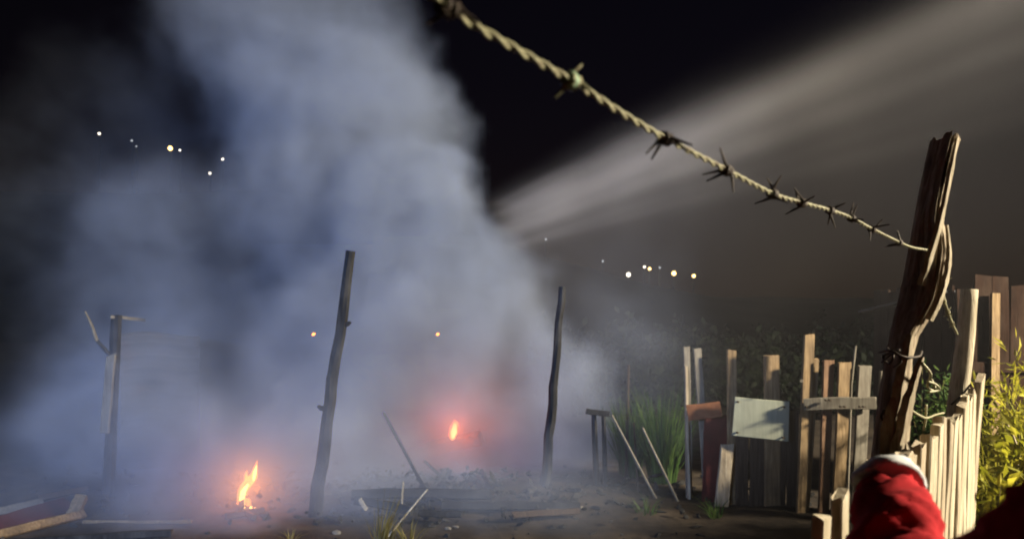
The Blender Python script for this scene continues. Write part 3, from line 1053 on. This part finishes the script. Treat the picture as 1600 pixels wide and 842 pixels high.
# jagged top
for j in range(ns):
    dz = gr.uniform(-.018, .012)
    if 13 <= j <= 16: dz -= .035
    V[-ns + j].z += dz
for i in range(len(rows2) - 1):
    for j in range(ns):
        a, b = i * ns + j, i * ns + (j + 1) % ns
        Fc.append((a, b, b + ns, a + ns))
Fc.append(tuple(range(ns - 1, -1, -1)))
Fc.append(tuple((len(rows2) - 1) * ns + j for j in range(ns)))
link('shaft', from_pd('shaft', V, Fc), M['post_wood'], root)


def shard(name, pts, wd, th, mat, facing=(.75, -.65, 0), seed=1):
    """A split sliver: a flat tapering strip following points (px, py, Y)."""
    P = catmull([at(*p) for p in pts], 4)
    n_ = len(P); V, Fc = [], []
    r = random.Random(seed)
    for i, p in enumerate(P):
        d = P[min(i + 1, n_ - 1)] - P[max(i - 1, 0)]
        d, nn, s = frame(d, Vector(facing))
        t = i / (n_ - 1)
        k = wd * (1 - .75 * t ** 2.2) * (1 + r.uniform(-.28, .28)) * .5
        h = th * .5 * (1 - .5 * t)
        for a, b in ((-k, -h * .4), (-k * .5, h), (k * .45, h * .9), (k, -h * .3), (0, -h)):
            V.append(p + s * a + nn * b)
    for i in range(n_ - 1):
        for j in range(5):
            a, b = i * 5 + j, i * 5 + (j + 1) % 5
            Fc.append((a, b, b + 5, a + 5))
    Fc.append((4, 3, 2, 1, 0)); Fc.append(tuple((n_ - 1) * 5 + j for j in range(5)))
    return link(name, from_pd(name, V, Fc), M[mat], root)


shard('lit_edge_strip', [(1440, 446, 2.545), (1452, 405, 2.53), (1467, 355, 2.53), (1477, 310, 2.54), (1487, 262, 2.55), (1493, 226, 2.555), (1495, 216, 2.56)], .036, .018, 'white_wood', (.45, -.9, 0), 2)  # paler strip laid along the shaft, standing for its lit right face
shard('lit_edge_strip', [(1452, 500, 2.555), (1468, 468, 2.54), (1479, 430, 2.54), (1483, 395, 2.545), (1479, 352, 2.56)], .045, .02, 'white_wood', (.5, -.87, 0), 3)  # lower strip, again lighter wood in place of light on the right side
shard('split_stave', [(1384, 905, 2.46), (1390, 720, 2.46), (1404, 640, 2.45), (1413, 580, 2.46), (1423, 524, 2.48)], .10, .045, 'pale_wood', (.4, -.92, 0), 4)
shard('split_stave', [(1398, 905, 2.42), (1404, 716, 2.42), (1415, 650, 2.41), (1427, 600, 2.42), (1440, 558, 2.44)], .065, .035, 'pale_wood', (.45, -.9, 0), 5)
shard('split_stave', [(1412, 905, 2.42), (1416, 720, 2.42), (1413, 680, 2.43), (1420, 640, 2.44)], .05, .03, 'pale_wood', (.4, -.92, 0), 6)
tag(root, 'thick dark split fence post with pale lit splintered edge holding the barbed wire', 'post')

# ------------------------------------------------------------------ barbed wire
def wire_y(px):
    return -LX * F / (800 + LK * F - px)


ctrl = [(606, -50), (668, -10), (740, 39), (820, 85), (893, 127), (965, 173), (1040, 217), (1135, 266), (1207, 303), (1252, 317), (1297, 329), (1330, 341), (1362, 358), (1405, 379), (1425, 387)]
WP = [Vector((-1.75, -1.4, 2.02)), Vector((-1.2, -.72, 1.97)), Vector((-.62, .01, 1.93))] + [at(px, py, wire_y(px)) for px, py in ctrl] + [at(1448, 391, 2.52)]
path = catmull(WP, 26)
acc = [0.0]
for a, b in zip(path[:-1], path[1:]): acc.append(acc[-1] + (b - a).length)
root = empty('barbed_wire', WP[-1])


def point_at(s):
    for i in range(len(acc) - 1):
        if acc[i + 1] >= s:
            t = (s - acc[i]) / max(acc[i + 1] - acc[i], 1e-6)
            return path[i].lerp(path[i + 1], t), (path[i + 1] - path[i]).normalized()
    return path[-1], (path[-1] - path[-2]).normalized()


def strand(phase, r_off, rad, pitch, name='strand'):
    n_ = int(acc[-1] / .0055)
    V, Fc = [], []
    for i in range(n_ + 1):
        p, d = point_at(acc[-1] * i / n_)
        d, s, u = frame(d, Vector((0, 0, 1)))
        a = 2 * math.pi * acc[-1] * i / n_ / pitch + phase + .5 * math.sin(i * .013)
        c = p + (s * math.cos(a) + u * math.sin(a)) * r_off
        for j in range(6):
            b = j * math.pi / 3
            V.append(c + (s * math.cos(b) + u * math.sin(b)) * rad)
    for i in range(n_):
        for j in range(6):
            a_, b_ = i * 6 + j, i * 6 + (j + 1) % 6
            Fc.append((a_, b_, b_ + 6, a_ + 6))
    return link(name, from_pd(name, V, Fc), M['wire'], root, smooth=True)


strand(0, .0026, .0023, .062)
strand(math.pi, .0026, .0023, .062)


def s_of_px(px):
    best, bi = 1e9, 0
    for i, p in enumerate(path):
        if p.y > .3:
            q = 800 + F * p.x / p.y
            if abs(q - px) < best: best, bi = abs(q - px), i
    return acc[bi]


def barb(s, seed, size=.026, mat='barb'):
    """Two short wires wound round the strands, four sharp ends."""
    r = random.Random(seed)
    p, d = point_at(s)
    d, sd, u = frame(d, Vector((0, 0, 1)))
    V, Fc = [], []
    for k in range(2):
        a0 = r.uniform(0, 6.28)
        turns = 1.6 * 2 * math.pi
        pts = []
        def dirv(a): return sd * math.cos(a) + u * math.sin(a)
        e0 = dirv(a0 - .5); e1 = dirv(a0 + turns + .5)
        base = p + d * (k - .5) * .011
        st = base + dirv(a0) * .0075 - d * .004
        pts.append((st + (e0 * .8 + d * r.uniform(-.7, .1)).normalized() * size * r.uniform(.8, 1.15), .0012))
        for j in range(11):
            a = a0 + turns * j / 10
            pts.append((base + dirv(a) * .0075 + d * (-.004 + .008 * j / 10), .0032))
        pts.append((pts[-1][0] + (e1 * .8 + d * r.uniform(-.1, .7)).normalized() * size * r.uniform(.8, 1.15), .0012))
        b0 = len(V)
        for i, (c, rad) in enumerate(pts):
            n0 = pts[max(i - 1, 0)][0]; n1 = pts[min(i + 1, len(pts) - 1)][0]
            dd, s2, u2 = frame(n1 - n0, d + Vector((.01, .02, .03)))
            for j in range(5):
                b = j * 1.2566
                V.append(c + (s2 * math.cos(b) + u2 * math.sin(b)) * rad)
        for i in range(len(pts) - 1):
            for j in range(5):
                a_, b_ = b0 + i * 5 + j, b0 + i * 5 + (j + 1) % 5
                Fc.append((a_, b_, b_ + 5, a_ + 5))
    return link('barb', from_pd('barb', V, Fc), M[mat], root, smooth=True)


for i, px in enumerate((700, 893, 1040, 1135, 1207, 1252, 1297, 1330, 1362, 1405)):
    s = s_of_px(px)
    barb(s, 40 + i, .034 if px > 900 else .022, 'barb' if px != 893 else 'wire')
for s in (.2, .42, .66, .9, 1.12, 1.36, 1.58, 1.8):
    barb(s, int(s * 100))
p, d = point_at(s_of_px(893))
o = link('green_tie', pole_mesh('green_tie', [p - d * .011, p - d * .006, p, p + d * .006, p + d * .011], [.005, .0095, .0105, .009, .005], 10, .1, 4), M['green_tape'], root, smooth=True)
tag(root, 'twisted barbed wire stretching from the thick dark post over the camera', 'barbed wire')

# second run of wire, from the post down to the pale corner post
root = empty('barbed_wire', at(1470, 462, 2.62))
P0 = [at(1476, 360, 2.66), at(1481, 400, 2.68), at(1472, 455, 2.74), at(1478, 480, 2.95), at(1487, 505, 3.2), at(1495, 522, 3.54)]
path = catmull(P0, 30)
acc = [0.0]
for a, b in zip(path[:-1], path[1:]): acc.append(acc[-1] + (b - a).length)
strand(0, .0035, .0032, .06)
strand(math.pi, .0035, .0032, .06)
for i, s in enumerate((.18, .36, .58, .8)): barb(s, 90 + i, .018, 'wire')
tag(root, 'short drooping barbed wire between the thick dark post and the pale corner post', 'barbed wire')

# tangle of thin wire on the post and at the pickets
root = empty('wire_tangle', at(1400, 560, 2.4))
rr = random.Random(17)


def squiggle(pts, rad, jit, mat='barb', name='wire_loop'):
    P = [at(*p) + Vector((rr.uniform(-jit, jit), rr.uniform(-jit, jit), rr.uniform(-jit, jit))) for p in pts]
    P = catmull(P, 6)
    link(name, pole_mesh(name, P, [rad] * len(P), 5, .05, 2), M[mat], root, smooth=True)


squiggle([(1374, 552, 2.5), (1392, 548, 2.4), (1412, 556, 2.38), (1436, 556, 2.42), (1440, 550, 2.5)], .004, .003)
squiggle([(1384, 545, 2.45), (1398, 558, 2.39), (1390, 568, 2.42), (1378, 556, 2.47), (1404, 546, 2.39)], .004, .004)
squiggle([(1380, 566, 2.45), (1396, 552, 2.39), (1408, 562, 2.38), (1396, 575, 2.41)], .0035, .004)
squiggle([(1442, 566, 2.42), (1454, 584, 2.45), (1450, 604, 2.47), (1462, 612, 2.5), (1456, 592, 2.5)], .0045, .004, 'wire')
squiggle([(1448, 596, 2.46), (1460, 600, 2.48), (1466, 608, 2.5), (1452, 612, 2.47)], .0045, .004, 'wire')
squiggle([(1382, 640, 2.44), (1376, 650, 2.45), (1386, 660, 2.44), (1380, 640, 2.44)], .004, .003)
squiggle([(1422, 640, 2.42), (1436, 648, 2.5), (1448, 652, 2.6), (1462, 648, 2.75), (1474, 644, 2.9)], .004, .002, 'wire')
squiggle([(1446, 632, 2.6), (1446, 652, 2.6), (1444, 672, 2.62)], .004, .002, 'wire')
tag(root, 'tangle of thin loose wire looped round the split lower part of the thick post', 'wire')

# ================================================================== far lights on the dark hillside
def far_lamp(px, py, Y, dpx, mat, label):
    c = at(px, py, Y)
    r = dpx * .36 * Y / F
    base = Vector((c.x, c.y, hheight(c.x, c.y)))
    if c.z - base.z < 2.0: base.z = c.z - 4.0
    root = empty('street_lamp', base)
    link('pole', pole_mesh('pole', [base - Vector((0, 0, 1.0)), Vector((c.x, c.y + .3, c.z - .2)), Vector((c.x, c.y + .25, c.z + r + .15)), Vector((c.x, c.y, c.z + r + .1))], [.12, .09, .07, .06], 6, .05, 1), M['lamp_post'], root)
    bm = bmesh.new()
    bmesh.ops.create_uvsphere(bm, u_segments=12, v_segments=8, radius=r)
    for v in bm.verts: v.co = Vector((v.co.x, v.co.y, v.co.z * 1.05)) + c
    me = bpy.data.meshes.new('bulb'); bm.to_mesh(me); bm.free()
    link('bulb', me, M[mat], root, smooth=True)
    bm = bmesh.new()
    bmesh.ops.create_cone(bm, cap_ends=True, segments=10, radius1=r * 1.05, radius2=r * .4, depth=r * .5)
    for v in bm.verts: v.co += c + Vector((0, 0, r * 1.25))
    me = bpy.data.meshes.new('lamp_hood'); bm.to_mesh(me); bm.free()
    link('lamp_hood', me, M['lamp_post'], root)
    return tag(root, label, 'street lamp', 'far street lamps on the dark hillside')


FL = [(155, 209, 110, 5, 'bulb_white', 'leftmost far white light on the hillside through the smoke'),
      (206, 220, 110, 4, 'bulb_dim', 'faint far light between the leftmost light and the big yellow light'),
      (213, 229, 110, 3, 'bulb_dim', 'very faint far light just below the faint light left of the yellow one'),
      (266, 232, 110, 9, 'bulb_warm', 'largest yellow far light glowing through the smoke'),
      (281, 235, 110, 4, 'bulb_white', 'small white far light touching the largest yellow light'),
      (348, 249, 110, 5, 'bulb_white', 'far white light right of the largest yellow one, upper of a pair'),
      (328, 271, 110, 5, 'bulb_white', 'far white light right of the largest yellow one, lower of a pair'),
      (547, 310, 110, 3, 'bulb_dim', 'faint far light in dense smoke above the tall charred post'),
      (853, 374, 95, 4, 'bulb_dim', 'upper faint far light beside the smoke edge'),
      (830, 404, 95, 3, 'bulb_dim', 'lower faint far light beside the smoke edge'),
      (942, 408, 95, 4, 'bulb_dim', 'faint far light just left of the bright row'),
      (982, 429, 95, 9, 'bulb_white', 'bright far light at the left end of the bright row'),
      (1007, 417, 95, 5, 'bulb_white', 'second far light of the bright row, small and white'),
      (1015, 420, 95, 6, 'bulb_warm', 'third far light of the bright row, yellowish'),
      (1031, 418, 95, 4, 'bulb_dim', 'fourth far light of the bright row, faintest'),
      (1053, 427, 95, 9, 'bulb_warm', 'fifth far light of the bright row, large and warm'),
      (1084, 431, 95, 7, 'bulb_warm', 'far light at the right end of the bright row')]
for f in FL: far_lamp(*f)


# ================================================================== person in red at the lower right
def skin_mesh(name, verts, edges, radii, root_i=0, sub=2):
    me = bpy.data.meshes.new(name)
    me.from_pydata([tuple(v) for v in verts], edges, [])
    o = bpy.data.objects.new(name, me)
    COL.objects.link(o)
    o.modifiers.new('skin', 'SKIN')
    sv = me.skin_vertices[0].data
    for i, r in enumerate(radii):
        sv[i].radius = r if isinstance(r, tuple) else (r, r)
        sv[i].use_root = (i == root_i)
    ss = o.modifiers.new('sub', 'SUBSURF'); ss.levels = ss.render_levels = sub
    dg = bpy.context.evaluated_depsgraph_get()
    res = bpy.data.meshes.new_from_object(o.evaluated_get(dg))
    bpy.data.objects.remove(o)
    return res


PX, PYY = .635, .58                       # where the person stands
SH = Vector((PX - .185, PYY + .02, 1.415))   # left shoulder (towards the picture centre)
EL = Vector((.515, .95, 1.145))
WR = Vector((.650, 1.285, 1.309))
HAND = Vector((.690, 1.365, 1.275))
SH2 = Vector((PX + .185, PYY + .01, 1.415))
EL2 = Vector((PX + .25, PYY - .03, 1.12))
WR2 = Vector((PX + .23, PYY + .12, .90))
person = empty('person', (PX, PYY, 0))
hip = Vector((PX, PYY, .93))
verts = [hip, Vector((PX, PYY - .01, 1.12)), Vector((PX, PYY, 1.33)), Vector((PX, PYY + .01, 1.48)), Vector((PX, PYY + .03, 1.56)), Vector((PX, PYY + .05, 1.65)), Vector((PX, PYY + .03, 1.73))]
radii = [(.15, .11), (.13, .10), (.16, .105), (.055, .055), (.075, .085), (.078, .095), (.05, .06)]
edges = [(0, 1), (1, 2), (2, 3), (3, 4), (4, 5), (5, 6)]


def chain(start, pts, rads):
    prev = start
    for p, r in zip(pts, rads):
        verts.append(Vector(p)); radii.append(r); edges.append((prev, len(verts) - 1)); prev = len(verts) - 1
    return prev


fwd1 = (HAND - WR).normalized()
a1 = chain(2, [SH, EL, WR], [.06, .042, .027])
a2 = chain(2, [SH2, EL2, WR2], [.06, .042, .027])
for s in (-1, 1):
    chain(0, [(PX + s * .09, PYY, .86), (PX + s * .11, PYY + .03, .48), (PX + s * .12, PYY - .01, .09), (PX + s * .13, PYY + .12, .03)], [.085, .055, .04, .035])
# hands: palm plus five curled fingers, one continuous body
for (wi, wr, d, sd) in ((a1, WR, fwd1, Vector((1, -.3, 0)).normalized()), (a2, WR2, Vector((0, .5, -.8)).normalized(), Vector((-1, 0, 0)))):
    sd = (sd - d * sd.dot(d)).normalized()
    dn = d.cross(sd).normalized()
    if dn.z > 0: dn = -dn
    palm = chain(wi, [wr + d * .05], [(.036, .018)])
    for k, ln in enumerate((.07, .08, .075, .06)):
        o_ = sd * (.027 - .018 * k)
        chain(palm, [wr + d * .095 + o_, wr + d * (.095 + ln * .45) + o_ + dn * ln * .3, wr + d * (.095 + ln * .45) + o_ + dn * ln * .75], [.009, .0085, .007])
    chain(palm, [wr + d * .055 + sd * .04 + dn * .01, wr + d * .085 + sd * .052 + dn * .03, wr + d * .10 + sd * .05 + dn * .05], [.011, .010, .008])
body = skin_mesh('body', verts, edges, radii)
link('body', body, M['skin'], person, smooth=True)

# jersey with sleeves
jv = [hip + Vector((0, 0, -.04)), Vector((PX, PYY, 1.12)), Vector((PX, PYY, 1.33)), Vector((PX, PYY + .01, 1.465))]
jr = [(.185, .14), (.165, .125), (.185, .125), (.08, .08)]
verts, radii, edges = jv, jr, [(0, 1), (1, 2), (2, 3)]
sleeve = [SH] + [SH.lerp(EL, t) for t in (.3, .6, .85)] + [EL] + [EL.lerp(WR, t) for t in (.2, .4, .55, .7, .85, 1.03)]
chain(2, sleeve, [.088, .082, .079, .078, .077, .076, .074, .072, .070, .066, .060])
chain(2, [SH2, SH2.lerp(EL2, .5), EL2, EL2.lerp(WR2, .5), WR2], [.085, .072, .066, .058, .048])
jm = skin_mesh('jersey', verts, edges, radii, 0, 3)
jm.calc_loop_triangles()
nor = [v.normal.copy() for v in jm.vertices]
ax = (WR - EL).normalized()
for v, nn in zip(jm.vertices, nor):
    p = v.co
    t = (p - EL).dot(ax)
    side = (p - EL - ax * t)
    f = mnoise.noise(Vector((p.x * 9, p.y * 9, p.z * 9))) * .008
    ang = math.atan2(side.z, side.x)
    rg = 1 - 2 * abs(mnoise.noise(Vector((t * 20 + 1.3 * ang, ang * .55, 1.5))))
    f += .014 * (rg - .6)
    rg = 1 - 2 * abs(mnoise.noise(Vector((t * 42 - 1.8 * ang, ang * .8, 7.5))))
    f += .006 * (rg - .6) + .001 * mnoise.noise(p * 70)
    v.co = p + nn * f
jersey = link('jersey', jm, M['red_cloth'], person, smooth=True)
# white cuff rings
for wr, d in ((WR, ax), (WR2, (WR2 - EL2).normalized())):
    V, Fc = [], []
    dd, s, u = frame(d, Vector((0, 0, 1)))
    prof = [(-.004, .002), (-.002, .054), (.004, .0575), (.016, .0565), (.030, .051), (.040, .038), (.036, .026)]
    for i, (t, r) in enumerate(prof):
        for j in range(28):
            a = 2 * math.pi * j / 28
            k = r * (1 + .05 * math.sin(a * 5 + i) + .04 * mnoise.noise(Vector((math.cos(a) * 2, math.sin(a) * 2, i * .6))))
            V.append(wr + d * (t + .006 * math.sin(3 * a)) + (s * math.cos(a) + u * math.sin(a)) * k)
    for i in range(len(prof) - 1):
        for j in range(28):
            a, b = i * 28 + j, i * 28 + (j + 1) % 28
            Fc.append((a, b, b + 28, a + 28))
    link('cuff', from_pd('cuff', V, Fc), M['white_cloth'], jersey, smooth=True)
# trousers
verts, radii, edges = [hip + Vector((0, 0, .03)), hip + Vector((0, 0, -.08))], [(.165, .12), (.16, .125)], [(0, 1)]
for s in (-1, 1):
    chain(1, [(PX + s * .095, PYY, .76), (PX + s * .11, PYY + .03, .48), (PX + s * .12, PYY - .01, .10)], [.10, .075, .06])
link('trousers', skin_mesh('trousers', verts, edges, radii), M['trousers'], person, smooth=True)
for s in (-1, 1):
    b = Vector((PX + s * .12, PYY - .03, .04))
    link('shoe', skin_mesh('shoe', [b, b + Vector((0, .1, .0)), b + Vector((.01 * s, .2, -.008))], [(0, 1), (1, 2)], [(.045, .045), (.048, .04), (.04, .03)]), M['shoe'], person, smooth=True)
# head details: hair, ears, nose, eyes, mouth
hc = Vector((PX, PYY + .03, 1.655))
bm = bmesh.new()
bmesh.ops.create_icosphere(bm, subdivisions=3, radius=1)
for v in bm.verts:
    c = v.co
    k = 1 + .05 * mnoise.noise(c * 4)
    z = c.z
    front = max(0, c.y)
    if z < -.1 + .75 * front: k *= .90
    v.co = Vector((c.x * .092 * k, c.y * .108 * k - .012, z * .105 * k + .015)) + hc
bm2 = bmesh.ops.delete(bm, geom=[f for f in bm.faces if (f.calc_center_median() - hc).y > .075 and (f.calc_center_median() - hc).z < .045], context='FACES')
me = bpy.data.meshes.new('hair'); bm.to_mesh(me); bm.free()
link('hair', me, M['hair'], person, smooth=True)
for s in (-1, 1):
    e = hc + Vector((s * .032, .088, .005))
    link('eye', skin_mesh('eye', [e, e + Vector((0, .006, 0))], [(0, 1)], [.013, .010]), M['eye'], person, smooth=True)
    e = hc + Vector((s * .083, .0, -.005))
    link('ear', skin_mesh('ear', [e + Vector((0, 0, -.02)), e, e + Vector((s * .006, -.01, .022))], [(0, 1), (1, 2)], [(.008, .012), (.009, .016), (.008, .014)]), M['skin'], person, smooth=True)
e = hc + Vector((0, .094, -.012))
link('nose', skin_mesh('nose', [e + Vector((0, -.004, .03)), e, e + Vector((0, .012, -.018))], [(0, 1), (1, 2)], [.008, .011, .014]), M['skin'], person, smooth=True)
e = hc + Vector((0, .086, -.058))
link('mouth', skin_mesh('mouth', [e - Vector((.022, .004, 0)), e + Vector((0, .003, 0)), e + Vector((.022, -.004, 0))], [(0, 1), (1, 2)], [.005, .008, .005]), M['red_panel'], person, smooth=True)
tag(person, 'person in a red long-sleeved top with white cuff reaching towards the fence', 'person')
